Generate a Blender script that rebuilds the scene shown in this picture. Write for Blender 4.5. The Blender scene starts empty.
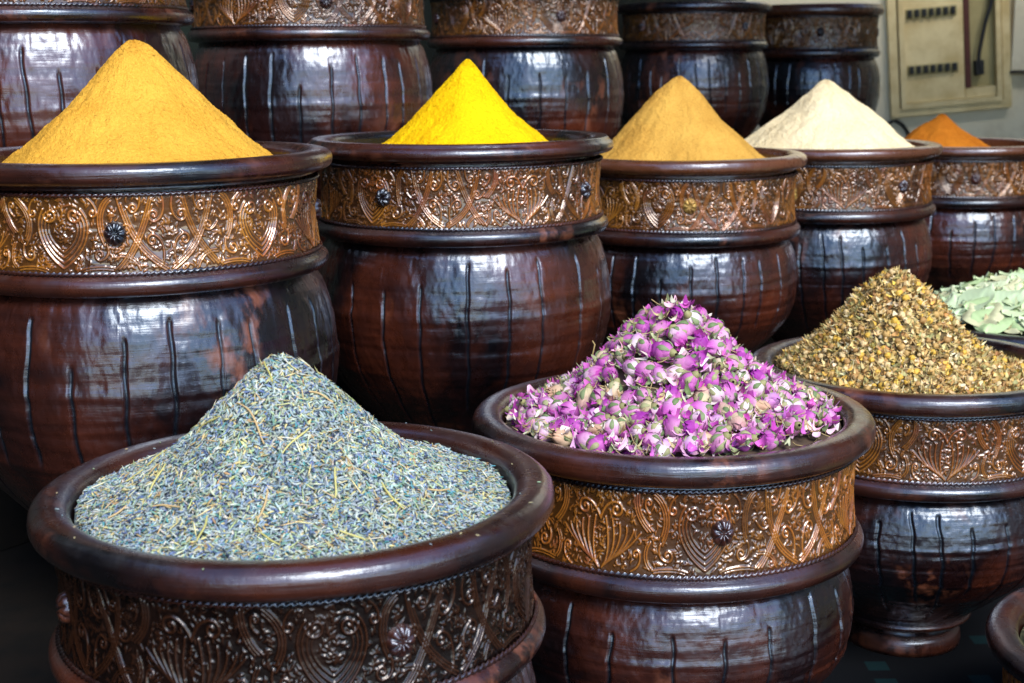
import bpy, math, random
import numpy as np
from mathutils import Vector, Matrix, Euler

rng = np.random.default_rng(7)
random.seed(7)
SC = bpy.context.scene
COL = SC.collection
PI = math.pi

# ------------------------------------------------------------------ helpers
def set_props(o, label=None, cat=None, group=None, kind=None):
    if label: o['label'] = label
    if cat: o['category'] = cat
    if group: o['group'] = group
    if kind: o['kind'] = kind
    return o

def mesh_np(name, verts, faces, smooth=True, attrs=None, colors=None):
    """verts (n,3); faces: list of int arrays (m,k) of the same k, or one array."""
    if not isinstance(faces, (list, tuple)): faces = [faces]
    me = bpy.data.meshes.new(name)
    verts = np.ascontiguousarray(verts, dtype=np.float32)
    me.vertices.add(len(verts)); me.vertices.foreach_set('co', verts.ravel())
    loops = np.concatenate([f.ravel() for f in faces]).astype(np.int32)
    tot = np.concatenate([np.full(len(f), f.shape[1], np.int32) for f in faces])
    start = np.concatenate([[0], np.cumsum(tot)[:-1]]).astype(np.int32)
    me.loops.add(len(loops)); me.loops.foreach_set('vertex_index', loops)
    me.polygons.add(len(tot))
    me.polygons.foreach_set('loop_start', start)
    try: me.polygons.foreach_set('loop_total', tot)
    except Exception: pass
    me.update(calc_edges=True)
    me.polygons.foreach_set('use_smooth', np.full(len(tot), smooth, dtype=bool))
    if attrs:
        for k, v in attrs.items():
            a = me.attributes.new(k, 'FLOAT', 'POINT'); a.data.foreach_set('value', np.asarray(v, np.float32).ravel())
    if colors is not None:     # per vertex rgb
        a = me.color_attributes.new('tint', 'FLOAT_COLOR', 'POINT')
        c = np.ones((len(verts), 4), np.float32); c[:, :3] = colors
        a.data.foreach_set('color', c.ravel())
    me.validate()
    return me

def obj(name, me, mat=None, parent=None, loc=(0, 0, 0), rot=None, scale=None):
    o = bpy.data.objects.new(name, me); COL.objects.link(o)
    if mat is not None and me is not None and len(me.materials) == 0: me.materials.append(mat)
    o.location = loc
    if rot: o.rotation_euler = rot
    if scale: o.scale = scale
    if parent: o.parent = parent
    return o

def grid_faces(nu, nv, wrap_u=True):
    """vertex index = v*nu+u"""
    u = np.arange(nu if wrap_u else nu - 1); v = np.arange(nv - 1)
    U, V = np.meshgrid(u, v); U = U.ravel(); V = V.ravel(); U2 = (U + 1) % nu
    return np.stack([V * nu + U, V * nu + U2, (V + 1) * nu + U2, (V + 1) * nu + U], 1)

def lathe(name, prof, n, disp=None, smooth=True, attr=None, closed=False):
    """prof: list (r,z) bottom to top on the outside; disp(theta,k,z)->dr"""
    p = np.array(prof, float); m = len(p)
    th = np.arange(n) * 2 * PI / n
    T, K = np.meshgrid(th, np.arange(m))
    R = p[:, 0][K]; Z = p[:, 1][K]
    if disp is not None: R = R + disp(T, K, Z)
    V = np.stack([R * np.cos(T), R * np.sin(T), Z], -1).reshape(-1, 3)
    return mesh_np(name, V, grid_faces(n, m), smooth, attr)

def resample(prof, m):
    p = np.array(prof, float)
    # Catmull-Rom through the points then even resample
    P = np.vstack([2 * p[0] - p[1], p, 2 * p[-1] - p[-2]]); out = []
    for i in range(1, len(P) - 2):
        t = np.linspace(0, 1, 20, endpoint=False)[:, None]
        a, b, c, d = P[i - 1], P[i], P[i + 1], P[i + 2]
        out.append(.5 * ((2 * b) + (c - a) * t + (2 * a - 5 * b + 4 * c - d) * t * t + (3 * b - a - 3 * c + d) * t ** 3))
    out.append(p[-1:]); q = np.vstack(out)
    s = np.concatenate([[0], np.cumsum(np.linalg.norm(np.diff(q, axis=0), axis=1))])
    g = np.linspace(0, s[-1], m)
    return np.stack([np.interp(g, s, q[:, 0]), np.interp(g, s, q[:, 1])], 1)

_G = np.random.default_rng(3).random((256, 256))
def vnoise(x, y):
    xi = np.floor(x).astype(int); yi = np.floor(y).astype(int)
    fx = x - xi; fy = y - yi; fx = fx * fx * (3 - 2 * fx); fy = fy * fy * (3 - 2 * fy)
    a = _G[xi % 256, yi % 256]; b = _G[(xi + 1) % 256, yi % 256]; c = _G[xi % 256, (yi + 1) % 256]; d = _G[(xi + 1) % 256, (yi + 1) % 256]
    return (a * (1 - fx) + b * fx) * (1 - fy) + (c * (1 - fx) + d * fx) * fy
def fbm(x, y, o=4):
    s = 0; a = .5
    for i in range(o):
        s = s + a * vnoise(x + 17.3 * i, y + 5.1 * i); x = x * 2.03; y = y * 2.03; a *= .5
    return s * 2 - .94      # about -1..1

def box(x0, x1, y0, y1, z0, z1, bev=0.0):
    v = np.array([[x, y, z] for z in (z0, z1) for y in (y0, y1) for x in (x0, x1)], float)
    f = np.array([[0, 2, 3, 1], [4, 5, 7, 6], [0, 1, 5, 4], [2, 6, 7, 3], [0, 4, 6, 2], [1, 3, 7, 5]])
    return v, f

def join_parts(parts):
    vs = []; fs = []; n = 0
    for v, f in parts:
        vs.append(v); fs.append(f + n); n += len(v)
    return np.vstack(vs), np.vstack(fs)

def tube(points, r, n=8):
    """swept tube, r scalar or list; returns verts, quads"""
    P = np.array(points, float); m = len(P)
    if np.isscalar(r): r = [r] * m
    T = np.gradient(P, axis=0); T /= np.linalg.norm(T, axis=1)[:, None] + 1e-9
    ref = np.array([0, 0, 1.]) if abs(T[0][2]) < .9 else np.array([1., 0, 0])
    V = []
    for i in range(m):
        a = np.cross(T[i], ref); a /= np.linalg.norm(a) + 1e-9; b = np.cross(T[i], a)
        for k in range(n):
            t = 2 * PI * k / n; V.append(P[i] + r[i] * (math.cos(t) * a + math.sin(t) * b))
    return np.array(V), grid_faces(n, m)

# ------------------------------------------------------------------ materials
class NT:
    def __init__(s, name):
        s.m = bpy.data.materials.new(name); s.m.use_nodes = True; s.t = s.m.node_tree; s.t.nodes.clear()
        s.out = s.t.nodes.new('ShaderNodeOutputMaterial'); s.b = s.t.nodes.new('ShaderNodeBsdfPrincipled')
        s.t.links.new(s.b.outputs[0], s.out.inputs[0])
    def n(s, typ, **kw):
        x = s.t.nodes.new(typ)
        for k, v in kw.items(): setattr(x, k, v)
        return x
    def l(s, a, b): s.t.links.new(a, b)
    def setv(s, sock, v):
        if hasattr(v, 'is_output'): s.l(v, sock)
        else: sock.default_value = v
    def math(s, op, a, b=None, clamp=False):
        x = s.n('ShaderNodeMath', operation=op, use_clamp=clamp); s.setv(x.inputs[0], a)
        if b is not None: s.setv(x.inputs[1], b)
        return x.outputs[0]
    def mix(s, f, a, b, mode='MIX'):
        x = s.n('ShaderNodeMix', data_type='RGBA', blend_type=mode)
        s.setv(x.inputs[0], f); s.setv(x.inputs[6], c4(a)); s.setv(x.inputs[7], c4(b)); return x.outputs[2]
    def ramp(s, f, stops):
        x = s.n('ShaderNodeValToRGB'); e = x.color_ramp.elements
        while len(e) < len(stops): e.new(.5)
        for i, (p, c) in enumerate(stops): e[i].position = p; e[i].color = c4(c) if not np.isscalar(c) else (c, c, c, 1)
        s.l(f, x.inputs[0]); return x.outputs[0]
    def noise(s, scale, vec=None, detail=4, rough=.55, dist=0.):
        x = s.n('ShaderNodeTexNoise'); x.inputs['Scale'].default_value = scale; x.inputs['Detail'].default_value = detail
        x.inputs['Roughness'].default_value = rough; x.inputs['Distortion'].default_value = dist
        if vec is not None: s.l(vec, x.inputs['Vector'])
        return x.outputs[0]
    def coord(s, scale=(1, 1, 1), shift=True):
        tc = s.n('ShaderNodeTexCoord'); mp = s.n('ShaderNodeMapping'); mp.inputs['Scale'].default_value = scale
        s.l(tc.outputs['Object'], mp.inputs['Vector'])
        if shift:
            oi = s.n('ShaderNodeObjectInfo'); cx = s.n('ShaderNodeCombineXYZ')
            r = s.math('MULTIPLY', oi.outputs['Random'], 31.7)
            s.l(r, cx.inputs[0]); s.l(r, cx.inputs[1]); s.l(r, cx.inputs[2]); s.l(cx.outputs[0], mp.inputs['Location'])
        return mp.outputs[0]
    def bump(s, h, strength, dist, normal=None):
        x = s.n('ShaderNodeBump'); x.inputs['Strength'].default_value = strength; x.inputs['Distance'].default_value = dist
        s.l(h, x.inputs['Height'])
        if normal is not None: s.l(normal, x.inputs['Normal'])
        return x.outputs[0]
    def attr(s, name, kind='GEOMETRY', out='Fac'):
        x = s.n('ShaderNodeAttribute'); x.attribute_name = name; x.attribute_type = kind; return x.outputs[out]

def c4(c):
    if hasattr(c, 'is_output') or np.isscalar(c): return c
    return tuple(c) + (1,) if len(c) == 3 else c

def lacquer(name, dark, mid, warm, rough=.3, coat=.7, streak=1.0, dust=0.):
    s = NT(name)
    co = s.coord((1, 1, 1)); cs = s.coord((2.5, 2.5, 55))
    n1 = s.noise(9, co, 6, .65, .4); n2 = s.noise(1.6, cs, 5, .6); n3 = s.noise(34, co, 5, .6); n4 = s.noise(5, co, 3, .5, .8)
    col = s.mix(s.ramp(n1, [(.38, 0.), (.66, 1.)]), dark, mid)
    col = s.mix(s.math('MULTIPLY', s.math('MULTIPLY', s.ramp(s.noise(4.5, co, 5, .6, .6), [(.42, 0.), (.66, 1.)]), s.ramp(n2, [(.30, .35), (.65, 1.)])), .8), col, warm)
    wear = s.math('MULTIPLY', s.ramp(n4, [(.57, 0.), (.66, 1.)]), s.ramp(n3, [(.48, 0.), (.62, 1.)]))
    col = s.mix(s.math('MULTIPLY', wear, .6), col, (.24, .065, .018))
    wm = s.attr('warm', 'OBJECT'); col = s.mix(s.math('MULTIPLY', wm, s.math('ADD', n1, .2), True), col, (.17, .058, .022))
    g = s.attr('groove')
    if dust:
        geo = s.n('ShaderNodeNewGeometry'); sx = s.n('ShaderNodeSeparateXYZ'); s.l(geo.outputs['Normal'], sx.inputs[0])
        n5 = s.noise(7, co, 6, .75, 1.2)
        dm = s.math('MULTIPLY', s.math('MULTIPLY', s.ramp(sx.outputs[2], [(.35, 0.), (.95, 1.)]), s.ramp(n5, [(.42, 0.), (.62, 1.)])), dust, True)
        col = s.mix(dm, col, (.085, .078, .08)); s.b.inputs['Coat Weight'].default_value = coat
        s.l(s.math('MULTIPLY', s.math('SUBTRACT', 1., dm), coat), s.b.inputs['Coat Weight'])
    col = s.mix(s.math('MULTIPLY', g, 1., True), col, (.004, .006, .010))
    s.l(col, s.b.inputs['Base Color'])
    r = s.math('ADD', s.math('ADD', s.math('MULTIPLY', n3, .30), s.math('MULTIPLY', wear, .25)), rough - .20); s.l(r, s.b.inputs['Roughness'])
    if not dust: s.b.inputs['Coat Weight'].default_value = coat
    s.l(s.math('ADD', s.math('MULTIPLY', n1, .35), .08), s.b.inputs['Coat Roughness'])
    s.b.inputs['Coat IOR'].default_value = 1.55; s.b.inputs['IOR'].default_value = 1.75; s.b.inputs['Specular Tint'].default_value = (.55, .74, 1, 1)  # bluish specular tint paints sky blue into the highlights
    scr = s.ramp(s.noise(3.2, s.coord((14, 14, 260)), 3, .7), [(.64, 0.), (.70, 1.)])
    b = s.bump(n2, .5 * streak, .0022); b = s.bump(n3, .55, .0016, b); b = s.bump(wear, .6, -.0008, b); b = s.bump(scr, .3, -.0006, b)
    fine = s.noise(260, co, 3, .6); b = s.bump(fine, .22, .0006, b)
    s.l(b, s.b.inputs['Normal']); 
    s.l(s.bump(n3, .45, .0018, s.bump(n2, .5 * streak, .0022)), s.b.inputs['Coat Normal'])
    return s.m

M = {}
M['body'] = lacquer('red_brown_lacquer', (.0025, .0015, .002), (.017, .004, .003), (.115, .025, .009), .34, .8)
M['rim'] = lacquer('dark_brown_lacquer', (.003, .002, .0022), (.019, .0055, .004), (.10, .024, .009), .34, .8, 1.4, .30)

M['gold'] = None
def band_mat():
    s = NT('embossed_bronze_lacquer')
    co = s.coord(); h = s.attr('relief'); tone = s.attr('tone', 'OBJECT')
    n1 = s.noise(10, co, 5, .6, .5); n2 = s.noise(60, co, 4); n4 = s.noise(22, co, 3)
    high = s.mix(s.ramp(n1, [(.35, 0.), (.65, 1.)]), (.42, .115, .018), (.55, .22, .026))
    high = s.mix(s.ramp(n4, [(.55, 0.), (.72, 1.)]), high, (.34, .10, .06))
    low = s.mix(n1, (.05, .015, .006), (.19, .075, .013))
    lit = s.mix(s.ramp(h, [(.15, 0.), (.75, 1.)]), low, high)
    shaded = s.mix(s.ramp(h, [(.15, 0.), (.75, 1.)]), (.005, .002, .0015), (.036, .012, .005))
    gr = s.noise(6, co, 6, .7, .8); cc = s.mix(tone, shaded, lit)  # low tone paints shade into the band through darker colours
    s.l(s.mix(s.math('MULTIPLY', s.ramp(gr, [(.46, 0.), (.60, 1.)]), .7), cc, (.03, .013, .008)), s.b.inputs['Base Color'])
    s.b.inputs['Metallic'].default_value = .2
    s.l(s.math('ADD', s.math('MULTIPLY', n2, .25), .16), s.b.inputs['Roughness'])
    s.l(s.math('ADD', s.math('MULTIPLY', tone, .75), .25, True), s.b.inputs['Coat Weight']); s.b.inputs['Coat Roughness'].default_value = .10; s.b.inputs['Coat IOR'].default_value = 1.8
    b = s.bump(n2, .3, .0012); s.l(b, s.b.inputs['Normal'])
    return s.m
M['band'] = band_mat()

def powder(name, c1, c2):
    s = NT(name); co = s.coord()
    n = s.noise(320, co, 3, .7); n2 = s.noise(12, co, 4); n3 = s.noise(90, co, 3)
    s.l(s.mix(s.ramp(s.math('ADD', s.math('MULTIPLY', n2, .5), s.math('MULTIPLY', n, .5)), [(.38, 0.), (.62, 1.)]), c1, c2), s.b.inputs['Base Color'])
    s.b.inputs['Roughness'].default_value = .95; s.b.inputs['Specular IOR Level'].default_value = .1
    b = s.bump(n3, .7, .005); b = s.bump(n, 1., .003, b); s.l(b, s.b.inputs['Normal'])
    return s.m

def tint_mat(name, rough=.7, spec=.3, noise_amt=.3, trans=0.):
    s = NT(name); a = s.attr('tint', 'GEOMETRY', 'Color'); n = s.noise(120, s.coord(), 3)
    s.l(s.mix(s.math('MULTIPLY', n, noise_amt), a, (.05, .03, .015)), s.b.inputs['Base Color'])
    s.b.inputs['Roughness'].default_value = rough; s.b.inputs['Specular IOR Level'].default_value = spec
    return s.m
M['grain'] = tint_mat('dried_plant', .65, .35, .12)

def simple(name, c, rough=.6, metallic=0., n=None, c2=None, bump=0.):
    s = NT(name); s.b.inputs['Roughness'].default_value = rough; s.b.inputs['Metallic'].default_value = metallic
    nn = s.noise(n or 20, s.coord(), 5, .6)
    s.l(s.mix(s.ramp(nn, [(.35, 0.), (.65, 1.)]), c, c2 or tuple(x * .7 for x in c)), s.b.inputs['Base Color'])
    if bump: s.l(s.bump(nn, bump, .004), s.b.inputs['Normal'])
    return s.m

# ------------------------------------------------------------------ pot: shared meshes (pot space: rim top z=0, rim radius .25)
BZ0, BZ1 = -.113, -.031          # band
def band_radius(z):              # slightly waisted drum
    t = (z - BZ0) / (BZ1 - BZ0)
    return .2285 - .0035 * np.sin(PI * np.clip(t, 0, 1))

def relief_field(nth, nz, seed=11):
    """height field of scrolling ornament, drawn as curves in mm"""
    Wt, Ht, NT_ = 119.4, 82.0, 12
    Wall = Wt * NT_
    H = np.zeros((nz, nth), np.float32)
    px = Wall / nth; pz = Ht / nz
    pts = []          # x,y,width,height
    def add(c, w=1.25, h=1.0): 
        c = np.asarray(c, float); pts.append(np.column_stack([c, np.full(len(c), w), np.full(len(c), h)]))
    def bez(a, b, c, d, n=160):
        t = np.linspace(0, 1, n)[:, None]; a, b, c, d = map(np.array, (a, b, c, d))
        return (1 - t) ** 3 * a + 3 * (1 - t) ** 2 * t * b + 3 * (1 - t) * t * t * c + t ** 3 * d
    def spiral(cx, cy, r, turns, a0, sgn=1, n=180):
        t = np.linspace(0, 1, n); rr = r * (1 - t) ** .8 + .4; an = a0 + sgn * t * turns * 2 * PI
        return np.column_stack([cx + rr * np.cos(an), cy + rr * np.sin(an)])
    def offset(c, d):
        c = np.asarray(c); t = np.gradient(c, axis=0); t /= np.linalg.norm(t, axis=1)[:, None] + 1e-9
        return c + d * np.column_stack([-t[:, 1], t[:, 0]])
    R = np.random.default_rng(seed)
    def bundle(mp, c, k, w=1.15, step=2.7, h=1.0):
        c = np.asarray(c)
        for q in range(k):
            n = len(c); cut = int(n * (.05 * q)); add(mp(offset(c, (q - (k - 1) / 2) * step)[cut:n - cut]), w * (1 - .1 * abs(q - (k - 1) / 2)), h - .12 * q)
    def hook(P0, P1, P2, P3, r, turns, sgn):      # a stem that ends in a scroll
        c = bez(P0, P1, P2, P3); d = c[-1] - c[-4]; d /= np.linalg.norm(d) + 1e-9
        nrm = np.array([-d[1], d[0]]) * sgn; o = c[-1] + nrm * r; a0 = math.atan2(-nrm[1], -nrm[0])
        return np.vstack([c, spiral(o[0], o[1], r, turns, a0, sgn, 120)])
    for k in range(NT_):
        typ = ((0, 1, 2, 0, 2, 1) if seed == 11 else (2, 0, 1, 2, 1, 0))[k % 6]
        for sgn in (-1, 1):
            x0 = (k + .5) * Wt; J = lambda s_=2.6: R.normal(0, s_)
            def mp(c):
                c = np.array(c, float); c[:, 0] = x0 + sgn * c[:, 0]; return c
            if typ == 0:       # lattice of crossing ribbons
                bundle(mp, bez((0, 2), (16 + J(), 12), (42, 22 + J()), (50 + J(), 78)), 3)
                bundle(mp, bez((59.7, 2), (40, 18 + J()), (28 + J(), 44), (16, 80)), 3)
                add(mp(hook((6, 78), (2, 66), (6, 54), (14, 52), 6.5, 1.2, 1)), 1.3); add(mp(hook((8, 8), (4, 20), (6, 34), (16, 38), 6, 1.1, -1)), 1.2)
                add(mp(hook((59, 48), (54, 40), (48, 38), (44, 42), 5, 1.2, -1)), 1.2); add(mp(hook((30, 78), (30, 66), (36, 60), (40, 62), 4.6, 1.1, 1)), 1.1)
                bundle(mp, bez((32, 3), (36, 14), (46, 20), (58, 18)), 2, .9, 2.4, .8)
            elif typ == 1:     # heart of nested leaves
                for q in range(4):
                    z = q * 3.4; add(mp(bez((0, 6 + z * 1.6), (22 - z, 18 + z), (40 - z * 1.4, 46), (22 - z, 66 - z * .9))), 1.2 - .1 * q, 1 - .12 * q)
                add(mp(spiral(14, 60, 8, 1.25, 0, -1)), 1.3)
                bundle(mp, bez((59.7, 78), (46, 70 + J()), (36 + J(), 52), (50, 30)), 3); add(mp(hook((50, 30), (54, 22), (50, 14), (42, 14), 5.5, 1.1, -1)), 1.25)
                bundle(mp, bez((59, 4), (52, 6), (34, 8), (20, 3)), 2, 1., 2.6, .85); add(mp(hook((26, 80), (34, 76), (40, 70), (40, 62), 4.2, 1.1, -1)), 1.1)
            else:              # palmette with sickle leaves
                for q in range(6): add(mp(bez((2 + q * .6, 4 + q), (8 + q * 5, 10 + q * 2), (12 + q * 7, 26 + q * 3 + J(.8)), (6 + q * 8.2, 52 - q * 2.6))), 1.15, .95 - .05 * q)
                add(mp(hook((0, 50), (4, 62), (14, 70), (22, 66), 7, 1.2, -1)), 1.35)
                bundle(mp, bez((59.7, 40), (50, 48), (40 + J(), 60), (44, 79)), 3, 1.1, 2.6); add(mp(hook((58, 58), (54, 60), (51, 66), (53, 70), 3.6, 1., -1)), 1.1)
                bundle(mp, bez((59, 6), (52, 10), (50, 22), (57, 32)), 2, 1, 2.6, .85); add(mp(hook((36, 3), (44, 6), (48, 12), (46, 20), 4, 1.1, 1)), 1.1)
    def splat(P, Hf):
        x, y, w, h = P.T; w = np.maximum(w, .7)
        ci = np.round(x / px).astype(int); cj = np.round(y / pz).astype(int); K = 4
        for a in range(-K, K + 1):
            for b in range(-K, K + 1):
                jj = cj + b; ok = (jj >= 0) & (jj < nz)
                d = np.hypot((ci + a) * px - x, jj * pz - y)
                v = h * np.clip(1 - (d / (w * 1.12)) ** 2, 0, 1) ** .7
                np.maximum.at(Hf, (jj[ok], (ci[ok] + a) % nth), v[ok].astype(np.float32))
    splat(np.vstack(pts), H)
    # fill the blank ground with small comma strokes that follow a flow
    F = H.copy()
    for i in range(8000):
        x = R.random() * Wall; y = 3 + R.random() * 76
        jx = int(x / px) % nth; jy = min(nz - 1, int(y / pz))
        if H[max(0, jy - 2):jy + 3, max(0, jx - 2):jx + 3].max() > .05 if jx > 2 else True: continue
        an = 9 * vnoise(np.array([x / 22.]), np.array([y / 17.]))[0] + R.normal(0, .4); L = 3 + 6 * R.random(); cv = R.normal(0, .22)
        t = np.linspace(0, 1, 26); a = an + cv * t * L
        cx = x + np.cumsum(np.cos(a)) * L / 26; cy = y + np.cumsum(np.sin(a)) * L / 26
        splat(np.column_stack([cx, cy, .55 + .5 * np.sin(PI * t), .35 + .35 * np.sin(PI * t)]), F)
    H = F
    e = np.clip(np.minimum(np.arange(nz), nz - 1 - np.arange(nz)) * pz / 2.0, 0, 1)[:, None]
    return H * e

def make_meshes():
    D = {}
    # rim: swollen ring that turns over into the bowl
    ring = []
    for t in np.linspace(-150, 182, 46):
        a = math.radians(t); ca, sa = math.cos(a), math.sin(a)
        ring.append((.2305 + .0195 * abs(ca) ** .85 * np.sign(ca), -.0145 + .0145 * abs(sa) ** .85 * np.sign(sa)))
    prof = [(.2265, -.034), (.227, -.0295)] + ring[3:] + [(.2105, -.03), (.2085, -.06), (.206, -.10), (.195, -.125)]
    rp = np.array(prof)
    def rd(T, K, Z):
        return .0013 * fbm(3 * np.cos(T) + 9 + K * .03, 3 * np.sin(T) + 4) + .0007 * fbm(9 * np.cos(T) + 2, 9 * np.sin(T) + K * .11)
    D['rim'] = lathe('rim', rp, 360, rd)
    rp2 = rp.copy()   # second turning: a thin raised lip above the swelling
    s = (rp2[:, 1] > -.009) & (rp2[:, 0] < .243)
    rp2 = np.array([(.2265, -.034), (.227, -.031), (.236, -.030), (.245, -.027), (.2495, -.021), (.250, -.016), (.2485, -.011), (.2445, -.0075), (.2425, -.0065), (.2418, -.0045), (.240, -.001), (.237, 0), (.222, .0), (.215, -.003), (.2115, -.010), (.2105, -.03), (.2085, -.06), (.206, -.10), (.195, -.125)])
    D['rim_lip'] = lathe('rim_lipped', resample(rp2, 60), 360, rd)
    # band
    nth, nz = 2000, 100
    Hf = relief_field(nth, nz)
    zz = np.linspace(BZ0, BZ1, nz); th = np.arange(nth) * 2 * PI / nth
    T, Z = np.meshgrid(th, zz)
    R = band_radius(Z) + .0021 * Hf + .0009 * fbm(T * 9, Z * 120)
    V = np.stack([R * np.cos(T), R * np.sin(T), Z], -1).reshape(-1, 3)
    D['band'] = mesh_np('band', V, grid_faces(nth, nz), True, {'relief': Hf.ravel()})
    Hg = np.roll(relief_field(nth, nz, 77), nth // 9, axis=1)
    R = band_radius(Z) + .0021 * Hg + .0009 * fbm(T * 11 + 5, Z * 90)
    D['band1'] = mesh_np('band', np.stack([R * np.cos(T), R * np.sin(T), Z], -1).reshape(-1, 3), grid_faces(nth, nz), True, {'relief': Hg.ravel()})
    # twisted rope trims
    def rope(rc, zc, rr, tw, name):
        n = 1680; m = 7; th = np.arange(n) * 2 * PI / n
        V = []
        for k in range(m):
            a = PI * .5 + 2 * PI * k / m
            q = rr * (1 + .42 * np.cos(2 * (a - th * tw / 2)))
            V.append(np.stack([(rc + q * np.cos(a)) * np.cos(th), (rc + q * np.cos(a)) * np.sin(th), zc + q * np.sin(a)], -1))
        V.append(V[0].copy()); V = np.concatenate(V)
        return mesh_np(name, V, grid_faces(n, m + 1), True)
    D['rope_top'] = rope(.2298, -.0325, .0018, 210, 'rope_top')
    D['rope_low'] = rope(.2305, -.1135, .0021, 190, 'rope_low')
    # ledge moulding
    lp = [(.226, -.1135), (.2305, -.1155), (.2330, -.117), (.2390, -.1215), (.2405, -.1265), (.2390, -.132), (.2345, -.1365), (.224, -.1385), (.216, -.1395)]
    D['ledge'] = lathe('ledge', resample(lp, 24), 300, lambda T, K, Z: .0008 * fbm(5 * np.cos(T) + 3 + K * .05, 5 * np.sin(T)))
    # bodies, three carvings
    bp = resample([(.214, -.136), (.2185, -.1405), (.2275, -.150), (.2365, -.168), (.2425, -.195), (.2425, -.225), (.230, -.258), (.203, -.288), (.168, -.315), (.136, -.338), (.112, -.357), (.104, -.366)], 150)
    for v in range(3):
        R_ = np.random.default_rng(40 + v); N = (28, 31, 23)[v]
        g = (np.arange(N) + R_.uniform(-.13, .13, N)) * 2 * PI / N
        z_s = -.150 - R_.random(N) ** 2 * .035; z_e = -.345 + R_.random(N) ** 2 * .09; sl = R_.normal((0.0, -.35, .1)[v], .10, N); w = R_.uniform(.0019, .0027, N)
        n = 1080; th = np.arange(n) * 2 * PI / n
        T, K = np.meshgrid(th, np.arange(len(bp))); Z = bp[:, 1][K]; Rr = bp[:, 0][K]
        G = np.zeros_like(T)
        for i in range(N):
            wob = .0008 * np.sin(Z * 60 + i * 2.1) + .0008 * np.sin(Z * 173 + i)
            d = (np.mod(T - (g[i] + sl[i] * (Z + .2) + wob / .23) + PI, 2 * PI) - PI) * Rr
            ends = np.clip((z_s[i] - Z) / .005, 0, 1) * np.clip((Z - z_e[i]) / .012, 0, 1)
            G = np.maximum(G, np.exp(-(np.abs(d) / w[i]) ** 3) * ends)
        dr = -.0034 * G * R_.uniform(.8, 1) + .0022 * fbm(T * 5.0, Z * 24) + .0008 * fbm(Z * 260, T * 2.5 + 7) + .0009 * fbm(T * 23, Z * 95)
        for zr, a_, wd in ((-.205, .0012, .004), (-.236, -.0013, .003), (-.262, .001, .004)):   # hand-turned rings
            dr += a_ * np.exp(-((Z - zr - .003 * fbm(T * 1.6, Z * 0 + zr * 90)) / wd) ** 2)
        Rn = Rr + dr
        V = np.stack([Rn * np.cos(T), Rn * np.sin(T), Z], -1).reshape(-1, 3)
        D['body%d' % v] = mesh_np('body', V, grid_faces(n, len(bp)), True, {'groove': G.ravel()})
    # foot: thin ridge, hollow, spreading ring
    fp = [(.103, -.360), (.109, -.364), (.1105, -.367), (.107, -.371), (.090, -.373), (.082, -.377), (.080, -.383), (.084, -.388), (.091, -.391), (.094, -.398), (.095, -.407), (.094, -.415), (.0, -.415)]
    D['foot'] = lathe('foot', fp, 160, None, True)
    # rosette: eight-petalled boss, faces +x
    n, m = 64, 14; a = np.arange(n) * 2 * PI / n; rho = np.linspace(0.02, 1, m); A, Q = np.meshgrid(a, rho)
    pet = np.abs(np.cos(4 * A)) ** .6
    h = np.sqrt(np.clip(1 - Q ** 2.4, 0, 1)) * (.45 + .55 * pet * np.clip(Q * 2.2, 0, 1)) * np.where(Q > .86, .8, 1)
    h = np.where(Q < .2, .62, h)
    rr = .0128 * Q * (1 + .05 * pet * (Q > .7))
    V = np.stack([h * .0085 - .001 * (Q > .97), rr * np.cos(A), rr * np.sin(A)], -1).reshape(-1, 3)
    D['rosette'] = mesh_np('rosette', V, grid_faces(n, m), True, {'groove': (1 - pet).ravel() * .6})
    D['rosette_gold'] = D['rosette'].copy()
    # the thin bezel round it
    tv, tf = tube([(.0006, .0142 * math.cos(t), .0142 * math.sin(t)) for t in np.linspace(0, 2 * PI, 49)], .0011, 6)
    D['bezel'] = mesh_np('bezel', tv, tf)
    return D
D = make_meshes()
M['gold'] = simple('worn_gold_paint', (.55, .36, .10), .35, .5, 60, (.20, .10, .03))

def build_pot(label, x, y, top, floor_z, sz=1.1, rot=0., tone=.8, body=0, body_r=1.0, lip=False, rsc=1.0, rimz=1.0, gold=False, warm=0., group='carved wooden spice pots on the stepped stand'):
    e = bpy.data.objects.new('spice_pot', None); COL.objects.link(e)
    e.location = (x, y, floor_z); set_props(e, label, 'pot', group)
    e.rotation_euler = (0, 0, rot); e.empty_display_size = .1
    T = top - floor_z                      # rim top above the step
    up = (rsc, rsc, sz)
    szb = (T - .138 * sz) / (.415 - .138)
    rm = obj('rim', D['rim_lip' if lip else 'rim'], M['rim'], e, (0, 0, T), None, (rsc, rsc, sz * .95 * rimz)); rm['warm'] = float(warm)
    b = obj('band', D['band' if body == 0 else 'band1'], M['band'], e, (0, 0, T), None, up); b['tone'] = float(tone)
    for nm, k in (('rope_top', 'rope_trim'), ('rope_low', 'rope_trim')):
        obj(k, D[nm], M['rim'], b)
    for q in range(4):
        a = q * PI / 2; zc = (BZ0 + BZ1) / 2; rr = band_radius(zc) + .0012
        ro = obj('rosette', D['rosette_gold' if gold else 'rosette'], M['gold' if gold else 'rim'], b, (rr * math.cos(a), rr * math.sin(a), zc), (0, 0, a))
    obj('ledge', D['ledge'], M['rim'], e, (0, 0, T), None, up)
    bs = (rsc * body_r, rsc * body_r, szb)
    zo = T - .138 * sz + .138 * szb
    obj('body', D['body%d' % body], M['body'], e, (0, 0, zo), None, bs)
    obj('foot', D['foot'], M['rim'], e, (0, 0, zo), None, bs)
    return e

TZ = dict(low=.03, front=.24, mid=.43, back=.70)
def face(x, y, off):    # rotation that brings a rosette round to `off` degrees right of the side facing the photographer
    return math.atan2(-y, -x) + math.radians(off)

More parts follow.
